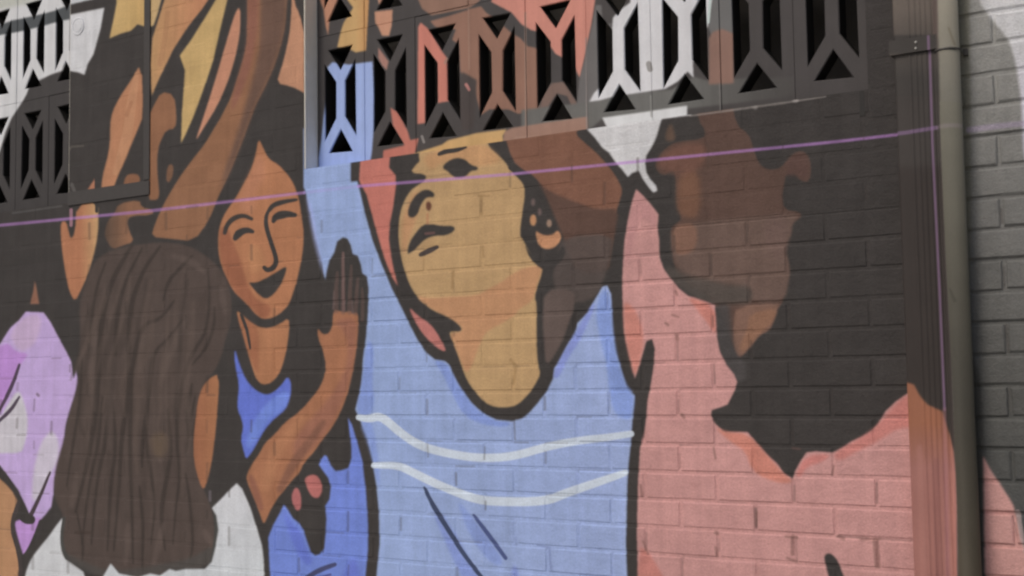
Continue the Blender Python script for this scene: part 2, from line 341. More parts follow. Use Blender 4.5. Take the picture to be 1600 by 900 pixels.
# --- bearded man in profile
f([(1048,190),(1053,205),(1056,219),(1041,222),(1039,210)], (94,74,62), soft=4, alpha=.8)
f([(1056,222),(1100,217),(1102,203),(1092,190),(1085,150),(1142,150),(1150,195),(1170,210),(1176,228),(1185,256),(1200,266),(1220,263),(1233,246),(1246,236),(1260,238),(1268,258),(1265,285),(1250,282),(1244,272),(1228,271),(1225,290),(1222,305),(1225,328),(1250,331),(1252,340),(1237,348),(1236,366),(1228,378),(1226,390),(1232,412),(1234,426),(1228,452),(1222,474),(1214,482),(1207,507),(1200,517),(1187,523),(1172,542),(1158,558),(1150,556),(1120,470),(1060,435),(1050,400),(1049,370),(1048,355),(1056,350),(1066,341),(1056,322),(1056,290),(1054,267),(1047,266),(1040,274),(1030,271),(1024,262),(1026,250),(1034,238),(1045,228)], (86,67,60))
f([(1226,275),(1228,255),(1240,240),(1256,238),(1265,255),(1262,283),(1245,275)], (82,62,58), soft=6, alpha=.7)
f([(1060,268),(1093,262),(1095,340),(1066,341),(1057,322)], (116,82,64), soft=8, alpha=.75)
f([(1030,245),(1060,226),(1105,222),(1100,262),(1060,275),(1040,268),(1026,258)], (110,77,66), soft=8, alpha=.75)
f([(1048,352),(1100,346),(1236,333),(1250,336),(1237,350),(1236,368),(1226,390),(1232,412),(1234,428),(1226,472),(1176,474),(1174,448),(1100,438),(1065,428),(1050,400)], (98,80,73), soft=5)
f([(1050,352),(1088,347),(1090,385),(1070,400),(1052,395)], (124,91,76), soft=4, alpha=.8)
f([(1037,420),(1056,416),(1072,430),(1107,437),(1140,445),(1174,446),(1176,474),(1140,475),(1117,476),(1095,470),(1062,449),(1046,436)], (76,70,66), soft=7, alpha=.9)
f([(1150,478),(1222,474),(1213,484),(1207,507),(1200,517),(1187,523),(1172,542),(1158,558),(1150,556),(1145,530),(1146,505)], (118,90,78), soft=3)
f([(1170,490),(1217,480),(1207,505),(1188,520),(1172,540),(1160,552),(1155,540),(1168,515)], (134,98,78), soft=4, alpha=.9)
f([(1117,476),(1140,474),(1141,500),(1145,537),(1152,556),(1165,562),(1165,600),(1140,590),(1122,540),(1117,500)], (70,67,67), soft=6, alpha=.9)
f([(1190,340),(1232,335),(1230,400),(1205,410)], (100,80,76), soft=7, alpha=.4)
# --- pink shirt
f([(994,295),(987,317),(981,345),(976,375),(974,400),(972,447),(973,475),(976,525),(985,562),(992,592),(997,575),(1005,550),(1010,533),(1019,530),(1023,545),(1021,575),(1017,600),(1012,625),(1010,650),(1006,675),(1000,700),(997,750),(996,787),(995,837),(997,900),(995,1010),(1440,1010),(1436,640),(1428,596),(1422,612),(1400,627),(1384,642),(1372,662),(1360,675),(1345,683),(1330,690),(1312,702),(1300,707),(1275,705),(1260,707),(1250,722),(1242,737),(1238,748),(1225,740),(1215,725),(1200,712),(1182,692),(1168,675),(1132,675),(1117,662),(1111,650),(1112,641),(1127,636),(1137,632),(1147,612),(1152,597),(1147,585),(1135,570),(1125,550),(1120,525),(1118,500),(1117,476),(1095,469),(1075,462),(1060,450),(1047,434),(1037,420),(1030,400),(1030,375),(1027,355),(1029,335),(1017,320),(1004,305)], PK, 0, grad=('y',560,900,(178,131,128)))
f([(994,300),(1004,306),(1028,336),(1025,360),(1010,340),(998,345),(990,380),(978,420),(975,400),(982,345)], (172,124,124), soft=5, alpha=.7)
f([(1072,462),(1117,477),(1119,525),(1108,508),(1090,485)], SAL, soft=4, alpha=.9)
f([(973,470),(988,478),(1000,500),(1006,532),(1002,555),(992,592),(984,562),(976,525)], (186,120,108), soft=4, alpha=.9)
f([(1116,666),(1135,675),(1168,677),(1200,712),(1225,741),(1240,752),(1225,756),(1195,748),(1175,735),(1165,705),(1140,690)], (186,116,100), soft=4, alpha=.85)
f([(1242,745),(1258,712),(1300,709),(1285,722),(1262,728),(1250,745)], (186,112,106), soft=4, alpha=.8)
f([(1300,709),(1345,684),(1372,664),(1400,630),(1422,615),(1434,640),(1434,668),(1405,668),(1370,690),(1340,705),(1310,722)], (184,113,106), soft=5, alpha=.8)
f([(997,852),(1012,862),(1028,885),(1045,920),(1045,1010),(996,1010)], (176,112,104), soft=4, alpha=.9)
f([(1287,872),(1291,865),(1299,865),(1308,874),(1313,887),(1322,910),(1340,960),(1310,960),(1296,905)], K)
# --- wall right of the pipes
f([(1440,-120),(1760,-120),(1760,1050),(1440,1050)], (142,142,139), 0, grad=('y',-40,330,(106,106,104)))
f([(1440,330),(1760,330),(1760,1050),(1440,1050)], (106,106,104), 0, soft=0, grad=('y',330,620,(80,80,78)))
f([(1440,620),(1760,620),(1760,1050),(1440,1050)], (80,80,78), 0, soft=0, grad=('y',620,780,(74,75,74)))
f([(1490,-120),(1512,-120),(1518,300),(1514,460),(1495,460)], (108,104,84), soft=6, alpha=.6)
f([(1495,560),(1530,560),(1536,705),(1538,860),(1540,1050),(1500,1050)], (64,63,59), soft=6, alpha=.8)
f([(1520,-120),(1528,0),(1545,25),(1566,50),(1579,68),(1588,105),(1594,142),(1597,180),(1598,225),(1605,270),(1640,320),(1760,340),(1760,-120)], (186,187,190), soft=4, grad=('y',60,260,(180,176,196)))
f([(1536,712),(1550,738),(1563,757),(1575,775),(1584,790),(1588,808),(1592,822),(1598,845),(1606,872),(1622,1010),(1541,1010),(1538,860)], (184,137,132), 0, soft=3)
l([(1590,800),(1596,835),(1606,870)], 8, (170,150,150), .7)
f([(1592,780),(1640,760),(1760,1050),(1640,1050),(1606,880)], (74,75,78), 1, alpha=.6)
# plain dark paint carries on beyond the figures
f([(-140,330),(-92,330),(-96,700),(-90,1030),(-140,1030)], K, 1, soft=4)
# thin purple line drawn across the wall
PL = (172,122,196)
l([(-110,363),(0,352),(230,330),(475,301)], 4.6, PL, .6, s=0, soft=2); l([(475,301),(560,291)], 5, (150,145,205), .4, s=0)
l([(560,291),(800,272),(1100,242),(1300,222),(1414,209)], 4.6, PL, .64, s=0, soft=2)
l([(1514,203),(1560,197),(1720,182)], 9, (150,135,165), .5, s=0, soft=4)

# patchy dark strokes painted along the joints
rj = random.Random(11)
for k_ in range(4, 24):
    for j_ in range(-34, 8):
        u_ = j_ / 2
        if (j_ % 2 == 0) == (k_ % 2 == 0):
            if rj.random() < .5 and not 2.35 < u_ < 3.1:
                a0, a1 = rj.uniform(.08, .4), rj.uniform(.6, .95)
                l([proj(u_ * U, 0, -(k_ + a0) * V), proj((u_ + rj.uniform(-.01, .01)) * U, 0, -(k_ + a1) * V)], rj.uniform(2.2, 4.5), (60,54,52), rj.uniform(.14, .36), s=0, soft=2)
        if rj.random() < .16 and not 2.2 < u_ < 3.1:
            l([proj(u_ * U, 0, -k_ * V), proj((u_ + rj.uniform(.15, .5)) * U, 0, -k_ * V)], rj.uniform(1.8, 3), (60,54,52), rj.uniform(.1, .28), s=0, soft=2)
# chips and pinholes along a few joints, their shaded hollows painted in
for pts, w in [([(1238,838),(1238,866)],5),([(1228,838),(1245,840)],4),([(1230,872),(1244,877)],4),([(1001,758),(1003,775)],4),([(1005,846),(1012,866)],3),([(1118,855),(1120,868)],4),([(1118,832),(1121,834)],5),([(1182,800),(1181,822)],4),([(1055,455),(1058,460)],4),([(1300,742),(1302,728)],3),([(1310,838),(1318,842)],5),([(1345,843),(1375,842)],4),([(1368,845),(1371,884)],9),([(1115,700),(1118,716)],3),([(1065,648),(1068,652)],5),([(1057,524),(1058,530)],6),([(1040,505),(1044,508)],4),([(1050,492),(1060,495)],3),([(748,306),(764,306)],3),([(752,308),(752,334)],5),([(754,386),(755,400)],4),([(798,562),(806,572),(802,600)],5),([(840,852),(858,856),(860,880),(862,890)],4),([(708,424),(707,450)],4),([(806,840),(806,852)],3),([(58,616),(60,618)],4),([(118,832),(140,832)],5),([(1238,700),(1250,702)],3)]:
    c_ = {True: (100,72,66)}[True] if pts[0][0] > 990 else (110,100,88)
    if pts[0][0] < 830 and pts[0][1] < 620 and pts[0][0] > 600: c_ = (132,104,68)
    if 600 < pts[0][0] < 900 and pts[0][1] > 700: c_ = (104,118,164)
    if pts[0][0] < 200: c_ = (60,50,46)
    l(pts, w, c_, .45, s=0, soft=2.5)
# chipped arris along the sill, its lit edge painted as a light line
l([(1078,181),(1150,171),(1215,162),(1290,151)], [3,4,4,2], (140,134,130), .55, s=0); CW.dot(1243,157,5,3,(165,160,158),.6); CW.dot(1180,168,4,3,(150,145,142),.5)
l([(20,333),(96,322)], 3, (84,84,84), .6, s=0)
l([(112,288),(116,298)], 5, (96,94,92), .6, s=0); l([(106,236),(112,229),(130,228)], 3, (84,80,74), .7, s=0)

# ================= the screens (recessed plane)
CS = Canvas((69,66,66))
f, l = CS.fill, CS.line
SOF = dict(soft=2)
f([(-120,-120),(110,-120),(110,110),(97,111),(87,114),(75,119),(62,127),(47,131),(42,147),(35,160),(27,172),(18,185),(10,205),(0,238),(-40,330),(-120,400)], (184,186,189), 0)
f([(-120,-120),(60,-120),(60,2),(0,15),(-120,40)], (166,169,162), 0, soft=6)
f([(-120,66),(0,39),(20,32),(60,23),(85,17),(110,7),(110,30),(95,33),(68,40),(45,46),(18,52),(0,55),(-120,86)], (73,77,80), 0)
f([(110,112),(110,400),(-120,400),(0,238),(10,205),(27,172),(42,147),(47,131),(75,119)], (62,60,60), 0, alpha=.8)
f([(512,105),(520,97),(545,101),(582,96),(585,150),(584,200),(581,238),(577,262),(498,280),(498,246),(502,220),(506,180),(512,140)], (138,158,206), 0)
f([(536,-120),(575,-120),(576,0),(574,40),(572,79),(556,82),(545,76),(527,74),(532,52),(537,36),(552,12),(543,0)], (178,144,96), 0, grad=('x',555,574,(176,130,84)))
f([(498,-120),(524,-120),(528,0),(521,16),(515,32),(513,56),(509,40),(506,15),(500,0)], (166,119,96), 0)
f([(585,18),(613,15),(612,40),(608,56),(597,56),(591,42),(586,36)], (178,130,106), 0); f([(598,-120),(612,-120),(600,0),(592,8),(590,0)], (165,122,102), 0)
f([(591,74),(600,86),(607,96),(604,110),(597,102),(591,90)], (150,110,100), 0)
f([(653,42),(657,35),(668,44),(676,56),(690,80),(698,90),(701,158),(684,161),(683,98),(672,84),(664,72),(664,192),(652,194)], (180,112,99), 0)
f([(610,168),(622,176),(637,205),(641,219),(654,216),(648,240),(598,250),(599,235),(632,227),(614,196)], (172,105,92), 0)
f([(652,-120),(775,-120),(757,-8),(745,5),(735,12),(700,19),(674,24),(660,14),(654,0)], (131,101,87), 0)
f([(672,33),(700,25),(735,14),(752,10),(760,20),(775,30),(800,52),(814,60),(824,72),(842,76),(842,172),(810,178),(795,171),(765,171),(752,180),(744,150),(732,126),(719,112),(717,70),(706,62),(712,46),(680,42)], (131,98,84), 0)
f([(722,112),(745,125),(744,160),(740,200),(722,204),(716,160)], (70,64,63), 0, soft=3)
f([(764,-120),(935,-120),(930,0),(924,40),(912,95),(906,122),(901,112),(893,92),(879,90),(868,84),(858,70),(845,50),(830,47),(815,38),(800,20),(785,12),(768,3)], (183,122,109), 0)
f([(862,130),(881,128),(902,162),(896,172),(886,150),(870,146),(856,167),(842,172),(848,150)], (110,91,84), 0)
f([(905,124),(913,95),(926,36),(931,8),(940,8),(942,40),(955,36),(956,80),(938,150),(922,160),(918,205),(900,205),(901,165)], (97,95,95), 0)
f([(815,172),(860,166),(900,162),(938,156),(1000,144),(1050,140),(1085,120),(1112,128),(1160,122),(1240,120),(1240,150),(1100,167),(1000,179),(941,186),(918,206),(815,206)], (96,96,94), 0, soft=3, grad=('x',1060,1225,(72,70,69)))
f([(800,200),(850,192),(918,182),(919,200),(905,225),(785,238),(788,206)], (141,112,99), 0)
f([(646,240),(690,226),(700,219),(745,208),(792,202),(786,212),(788,240),(640,260)], (178,146,99), 0)
f([(990,-120),(1118,-120),(1114,0),(1109,40),(1090,52),(1083,62),(1083,100),(1084,122),(1075,112),(1060,127),(1040,139),(1000,145),(960,151),(937,157),(921,159),(928,146),(942,132),(955,110),(956,50),(958,28),(966,18),(985,4)], (186,187,191), 0)
f([(941,184),(1000,176),(1074,165),(1074,200),(935,215),(949,200)], (186,188,190), 0)
f([(1100,-120),(1145,-120),(1145,52),(1112,56),(1106,40),(1113,0)], (96,96,96), 0); l([(1112,-40),(1110,0),(1107,35)], 4, (168,182,180))
f([(1108,60),(1114,50),(1128,45),(1146,52),(1146,130),(1108,132)], (126,98,88), 0, soft=3)

for x, y0_, y1_, c_ in [(732,14,108,(150,122,108)),(821,20,196,(150,126,114)),(916,60,206,(138,130,128)),(1017,150,182,(128,128,126)),(1125,132,172,(110,108,106))]:
    l([(x,y0_),(x+1,y1_)], 3, c_, .6, s=0)
l([(806,215),(860,212),(916,206)], 3, (160,134,120), .4, s=0)
l([(728,132),(733,140)], 5, (180,120,115), .8, s=0); l([(659,213),(662,222)], 4, (140,136,134), .7, s=0); l([(1014,100),(1016,108)], 9, (120,118,116), .8, s=0); l([(695,98),(698,92)], 4, (150,120,108), .8)

# ================= the pipes (plane of their faces)
CP = Canvas((62,58,56))
f, l = CP.fill, CP.line
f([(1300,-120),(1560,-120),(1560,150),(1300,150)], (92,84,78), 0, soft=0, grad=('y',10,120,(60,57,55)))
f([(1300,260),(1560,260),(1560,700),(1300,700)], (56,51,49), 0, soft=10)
f([(1300,598),(1418,598),(1427,601),(1436,618),(1448,632),(1472,643),(1478,665),(1485,685),(1491,705),(1495,740),(1497,790),(1496,900),(1502,1050),(1300,1050)], (140,91,70), 0, soft=3, grad=('y',660,730,(143,97,90)))
l([(1436,700),(1442,900)], 10, (156,108,100), .5, s=0, soft=5); l([(1462,720),(1466,1000)], 8, (126,84,80), .6, s=0, soft=5); l([(1487,740),(1490,1000)], 9, (158,108,98), .5, s=0, soft=5)
f([(1455,-120),(1466,-120),(1468,60),(1456,60)], (82,72,68), 0)
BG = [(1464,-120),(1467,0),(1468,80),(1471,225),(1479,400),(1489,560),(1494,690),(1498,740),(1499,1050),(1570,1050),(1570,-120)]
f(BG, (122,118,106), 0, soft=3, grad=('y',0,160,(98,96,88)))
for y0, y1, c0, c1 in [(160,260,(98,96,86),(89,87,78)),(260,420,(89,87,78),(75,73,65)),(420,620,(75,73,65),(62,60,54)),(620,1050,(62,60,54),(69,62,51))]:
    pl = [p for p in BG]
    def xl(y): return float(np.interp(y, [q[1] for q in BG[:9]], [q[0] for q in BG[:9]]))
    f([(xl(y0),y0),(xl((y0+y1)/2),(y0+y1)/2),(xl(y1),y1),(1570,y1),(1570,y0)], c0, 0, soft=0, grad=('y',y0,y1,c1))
f([(1300,54),(1464,54),(1464,84),(1300,84)], (60,57,55), 0)
l([(1484,45),(1492,70)], 3, (96,90,76), .7); l([(1486,452),(1494,470)], [3,6], (60,58,52), .7); l([(1492,545),(1497,560)], 4, (62,60,54), .6)
l([(1451,57),(1456,225),(1467,450),(1475,640)], 4, (132,102,140), .62, s=0, soft=2); l([(1475,640),(1482,1000)], 6, (150,104,112), .4, s=0, soft=4); l([(1300,218),(1412,207),(1462,199)], 6, (128,100,142), .6, s=0, soft=2)
l([(1463,199),(1500,196)], 6, (135,120,135), .25, s=0, soft=3)


# ------------------------------------------------------------------ helpers
def lin(c):
    c = np.asarray(c, np.float32) / 255.0
    return np.where(c <= .04045, c / 12.92, ((c + .055) / 1.055) ** 2.4)

def sample(cv, px, py):
    x = np.clip((px + MG) * SS - .5, 0, CWID - 1.01); y = np.clip((py + MG) * SS - .5, 0, CHGT - 1.01)
    xi = x.astype(np.int32); yi = y.astype(np.int32)
    fx = (x - xi)[..., None].astype(np.float32); fy = (y - yi)[..., None].astype(np.float32)
    A = cv.a
    return (A[yi, xi] * (1 - fx) * (1 - fy) + A[yi, xi + 1] * fx * (1 - fy)
            + A[yi + 1, xi] * (1 - fx) * fy + A[yi + 1, xi + 1] * fx * fy)

def bake(cv, d, u0, u1, v0, v1, ppm):
    W_ = int((u1 - u0) * U * ppm); H_ = int((v1 - v0) * V * ppm)
    us = u0 + (np.arange(W_) + .5) / W_ * (u1 - u0)
    vs = v1 - (np.arange(H_) + .5) / H_ * (v1 - v0)          # bottom row first
    X, Z = np.meshgrid(us * U, -vs * V)
    px, py = proj(X, d, Z)
    return sample(cv, px, py), us, vs

def make_image(name, rgb, fac=None):
    h, w, _ = rgb.shape
    img = bpy.data.images.new(name, w, h, float_buffer=True, is_data=True)
    buf = np.ones((h, w, 4), np.float32)
    g_ = rgb @ np.array([.3, .59, .11], np.float32)
    rgb = g_[..., None] + (rgb - g_[..., None]) * .90      # all colours pulled slightly towards grey
    buf[..., :3] = np.clip((lin(rgb) - .004) / (ALB if fac is None else fac), .008, .86)
    img.pixels.foreach_set(buf.ravel())
    img.pack()
    return img

TU0, TU1, TV0, TV1 = -17.5, 6.0, -12.0, 25.0
OPR = (-6.84, 2.07)         # opening of the screen on the right, in brick units
OPL = (-21.6, -12.6)        # opening of the screen on the left
SILL = 2.90
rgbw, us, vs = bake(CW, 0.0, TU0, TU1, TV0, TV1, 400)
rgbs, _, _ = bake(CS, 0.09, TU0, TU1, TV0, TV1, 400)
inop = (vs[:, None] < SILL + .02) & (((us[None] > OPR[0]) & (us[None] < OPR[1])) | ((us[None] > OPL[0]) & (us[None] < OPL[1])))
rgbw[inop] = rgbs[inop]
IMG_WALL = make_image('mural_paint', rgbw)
PU0, PU1 = 2.2, 3.5
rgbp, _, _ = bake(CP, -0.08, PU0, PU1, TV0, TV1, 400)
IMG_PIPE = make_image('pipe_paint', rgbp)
del rgbw, rgbs, rgbp

def mat(name):
    m_ = bpy.data.materials.new(name)
    m_.use_nodes = True
    return m_, m_.node_tree, m_.node_tree.nodes['Principled BSDF']

def N(t, kind, **kw):
    n = t.nodes.new(kind)
    for k, v in kw.items():
        setattr(n, k, v)
    return n

def painted(name, img, u0, u1, rough=.72, bump=.35, grain=1.0, raw_depth=None, var=.05, scale=170):
    m_, t, b = mat(name)
    L = t.links.new
    g = N(t, 'ShaderNodeNewGeometry')
    sp = N(t, 'ShaderNodeSeparateXYZ'); L(g.outputs['Position'], sp.inputs[0])
    # spray edges wobble by a millimetre or two over the rough surface
    mx = N(t, 'ShaderNodeMapRange', clamp=False); mz = N(t, 'ShaderNodeMapRange', clamp=False)
    L(sp.outputs['X'], mx.inputs['Value']); L(sp.outputs['Z'], mz.inputs['Value'])
    mx.inputs['From Min'].default_value = u0 * U; mx.inputs['From Max'].default_value = u1 * U
    mz.inputs['From Min'].default_value = -TV1 * V; mz.inputs['From Max'].default_value = -TV0 * V
    cb = N(t, 'ShaderNodeCombineXYZ'); L(mx.outputs[0], cb.inputs[0]); L(mz.outputs[0], cb.inputs[1])
    im = N(t, 'ShaderNodeTexImage', image=img, extension='EXTEND', interpolation='Linear'); L(cb.outputs[0], im.inputs[0])
    # uneven coat of paint
    n1 = N(t, 'ShaderNodeTexNoise'); n1.inputs['Scale'].default_value = 9; n1.inputs['Detail'].default_value = 5
    L(g.outputs['Position'], n1.inputs['Vector'])
    n2 = N(t, 'ShaderNodeTexNoise'); n2.inputs['Scale'].default_value = 130; n2.inputs['Detail'].default_value = 3
    L(g.outputs['Position'], n2.inputs['Vector'])
    r1 = N(t, 'ShaderNodeMapRange'); L(n1.outputs[0], r1.inputs['Value'])
    r1.inputs['From Min'].default_value = .3; r1.inputs['From Max'].default_value = .7
    r1.inputs['To Min'].default_value = 1 - var * 1.6; r1.inputs['To Max'].default_value = 1 + var * 1.6
    r2 = N(t, 'ShaderNodeMapRange'); L(n2.outputs[0], r2.inputs['Value'])
    r2.inputs['From Min'].default_value = .3; r2.inputs['From Max'].default_value = .7
    r2.inputs['To Min'].default_value = 1 - var * grain; r2.inputs['To Max'].default_value = 1 + var * grain
    oi = N(t, 'ShaderNodeObjectInfo')
    r3 = N(t, 'ShaderNodeMapRange'); L(oi.outputs['Random'], r3.inputs['Value'])
    r3.inputs['To Min'].default_value = 1 - var * .8; r3.inputs['To Max'].default_value = 1 + var * .8
    q1 = N(t, 'ShaderNodeMath', operation='MULTIPLY'); L(r1.outputs[0], q1.inputs[0]); L(r2.outputs[0], q1.inputs[1])
    q2 = N(t, 'ShaderNodeMath', operation='MULTIPLY'); L(q1.outputs[0], q2.inputs[0]); L(r3.outputs[0], q2.inputs[1])
    # faint run-off streaks
    mp = N(t, 'ShaderNodeMapping'); L(g.outputs['Position'], mp.inputs['Vector']); mp.inputs['Scale'].default_value = (22, 22, 1.3)
    n5 = N(t, 'ShaderNodeTexNoise'); n5.inputs['Scale'].default_value = 1; n5.inputs['Detail'].default_value = 4; L(mp.outputs[0], n5.inputs['Vector'])
    r5 = N(t, 'ShaderNodeMapRange'); L(n5.outputs[0], r5.inputs['Value'])
    r5.inputs['From Min'].default_value = .35; r5.inputs['From Max'].default_value = .75
    r5.inputs['To Min'].default_value = 1.03; r5.inputs['To Max'].default_value = .90
    q5 = N(t, 'ShaderNodeMath', operation='MULTIPLY'); L(q2.outputs[0], q5.inputs[0]); L(r5.outputs[0], q5.inputs[1]); q2 = q5
    vm = N(t, 'ShaderNodeVectorMath', operation='SCALE'); L(im.outputs['Color'], vm.inputs[0]); L(q2.outputs[0], vm.inputs['Scale'])
    colout = vm.outputs[0]
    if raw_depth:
        # paint only reaches the first centimetre into the holes; behind that the block is bare and coloured near black
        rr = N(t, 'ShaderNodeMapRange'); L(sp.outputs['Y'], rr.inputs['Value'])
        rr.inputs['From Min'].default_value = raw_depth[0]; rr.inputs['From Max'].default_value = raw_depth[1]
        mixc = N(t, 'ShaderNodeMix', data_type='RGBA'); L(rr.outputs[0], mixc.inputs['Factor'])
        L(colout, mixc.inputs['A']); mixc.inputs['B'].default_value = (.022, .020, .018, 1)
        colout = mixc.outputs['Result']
    L(colout, b.inputs['Base Color'])
    b.inputs['Roughness'].default_value = rough
    b.inputs['Specular IOR Level'].default_value = .15
    # sandy masonry relief
    n3 = N(t, 'ShaderNodeTexNoise'); n3.inputs['Scale'].default_value = scale; n3.inputs['Detail'].default_value = 4; n3.inputs['Roughness'].default_value = .65
    L(g.outputs['Position'], n3.inputs['Vector'])
    n4 = N(t, 'ShaderNodeTexNoise'); n4.inputs['Scale'].default_value = 26; n4.inputs['Detail'].default_value = 3
    L(g.outputs['Position'], n4.inputs['Vector'])
    q3 = N(t, 'ShaderNodeMath', operation='MULTIPLY_ADD'); L(n4.outputs[0], q3.inputs[0]); q3.inputs[1].default_value = 1.6; L(n3.outputs[0], q3.inputs[2])
    bp = N(t, 'ShaderNodeBump'); bp.inputs['Strength'].default_value = bump; bp.inputs['Distance'].default_value = .004
    # the wall beyond the downpipe is coarser
    if name == 'painted_brick':
        rs = N(t, 'ShaderNodeMapRange'); L(sp.outputs['X'], rs.inputs['Value'])
        rs.inputs['From Min'].default_value = -3.6; rs.inputs['From Max'].default_value = .95
        rs.inputs['To Min'].default_value = bump * .45; rs.inputs['To Max'].default_value = min(1.0, bump * 2.8)
        L(rs.outputs[0], bp.inputs['Strength'])
    L(q3.outputs[0], bp.inputs['Height']); L(bp.outputs[0], b.inputs['Normal'])
    return m_

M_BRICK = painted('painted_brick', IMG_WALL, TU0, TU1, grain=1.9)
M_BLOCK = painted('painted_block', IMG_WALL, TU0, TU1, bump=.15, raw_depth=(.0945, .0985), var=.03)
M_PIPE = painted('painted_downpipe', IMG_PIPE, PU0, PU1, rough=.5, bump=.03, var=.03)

def plain(name, c, rough=.8, bump=.2, scale=60, var=.15):
    m_, t, b = mat(name)
    L = t.links.new
    g = N(t, 'ShaderNodeNewGeometry')
    n = N(t, 'ShaderNodeTexNoise'); n.inputs['Scale'].default_value = scale; n.inputs['Detail'].default_value = 6
    L(g.outputs['Position'], n.inputs['Vector'])
    r = N(t, 'ShaderNodeMix', data_type='RGBA')
    L(n.outputs[0], r.inputs['Factor'])
    r.inputs['A'].default_value = (*[x * (1 - var) for x in c], 1)
    r.inputs['B'].default_value = (*[x * (1 + var) for x in c], 1)
    L(r.outputs['Result'], b.inputs['Base Color'])
    b.inputs['Roughness'].default_value = rough
    bp = N(t, 'ShaderNodeBump'); bp.inputs['Strength'].default_value = bump; bp.inputs['Distance'].default_value = .003
    L(n.outputs[0], bp.inputs['Height']); L(bp.outputs[0], b.inputs['Normal'])
    return m_

M_RAW = plain('bare_render', (.82, .78, .68), var=.08, scale=25)
M_JOINT = plain('joint_shade', (.022, .020, .019))  # near black, stands for the shade inside the open joint
M_TRUNK = plain('black_paint', (.052, .047, .045), var=.12, scale=40, bump=.1)
M_DARK = plain('dark_interior', (.11, .10, .09))  # dark colour of the added box behind the screen holes
M_GROUND = plain('concrete_pavement', (.30, .29, .27), scale=12, bump=.3)
M_METAL = plain('dark_bracket', (.05, .045, .04), rough=.5)

def mesh_obj(name, verts, faces, material, parent=None, smooth=False):
    me = bpy.data.meshes.new(name)
    me.from_pydata(verts, [], faces)
    me.update()
    me.materials.append(material)
    if smooth:
        for p in me.polygons:
            p.use_smooth = True
    o = bpy.data.objects.new(name, me)
    COL.objects.link(o)
    if parent:
        o.parent = parent
    return o

def boxes(name, bl, material, parent=None):
    vv, ff = [], []
    for (x0, x1, y0, y1, z0, z1) in bl:
        k = len(vv)
        vv += [(x0, y0, z0), (x1, y0, z0), (x1, y1, z0), (x0, y1, z0), (x0, y0, z1), (x1, y0, z1), (x1, y1, z1), (x0, y1, z1)]
        ff += [tuple(k + q for q in f) for f in ((0, 3, 2, 1), (4, 5, 6, 7), (0, 1, 5, 4), (1, 2, 6, 5), (2, 3, 7, 6), (3, 0, 4, 7))]
    return mesh_obj(name, vv, ff, material, parent)

def thing(name, label, cat, loc=(0, 0, 0), group=None):
    o = bpy.data.objects.new(name, None)
    COL.objects.link(o)
    o.location = loc
    o.empty_display_size = .1
    o['label'] = label
    o['category'] = cat
    if group:
        o['group'] = group
    return o

# ------------------------------------------------------------------ ground
ZG = -2.86
g = mesh_obj('ground', [(-60, -60, ZG), (60, -60, ZG), (60, 60, ZG), (-60, 60, ZG)], [(0, 1, 2, 3)], M_GROUND)
g['kind'] = 'structure'

# ------------------------------------------------------------------ the wall
WALL = thing('mural_wall', 'long brick wall painted with a mural of upward-looking people in blue, pink and white', 'wall')
BK = .0065                                  # mortar face sits this far behind the brick faces
UL, UR, VT = -38.0, 9.0, -22.0
vb = -ZG / V
core = []
def cb(u0, u1, v0, v1, y0=BK, y1=.10):
    core.append((u0 * U, u1 * U, y0, y1, -v1 * V, -v0 * V))
for (a_, b_, y0_, y1_) in ((UL, -7.5, .0007, .0009), (-7.5, -2.0, .0010, .0020), (-2.0, 2.7, .0012, .0030), (2.7, UR, .0070, .0070)):
    cb(a_, b_, SILL + .03, 7.0, y0_)
    cb(a_, b_, 7.0, vb, y1_)          # below the openings; joints are struck deeper towards the right
OT = 2.87 - 3 * 6.12                        # top of the openings
cb(UL, OPL[0], VT, SILL + .03 - .002)
cb(OPL[1] + .02, OPR[0] - .02, VT, SILL + .03 - .002, .0006)
cb(OPR[1], 2.7, VT, SILL + .03 - .002, .0008)
cb(2.7, UR, VT, SILL + .03 - .002, .0070)
cb(OPL[0], OPL[1] + .02, VT, OT - .1)
cb(OPR[0] - .02, OPR[1], VT, OT - .1)
boxes('mortar', core, M_BRICK, WALL)
# bare returns of the pier between the two screens
boxes('jamb', [((OPR[0] - .02) * U, OPR[0] * U, .004, .10, -(SILL + .02) * V, -OT * V)], M_RAW, WALL)
boxes('jamb', [(OPL[1] * U, (OPL[1] + .02) * U, .004, .10, -(SILL + .02) * V, -OT * V)], M_RAW, WALL)

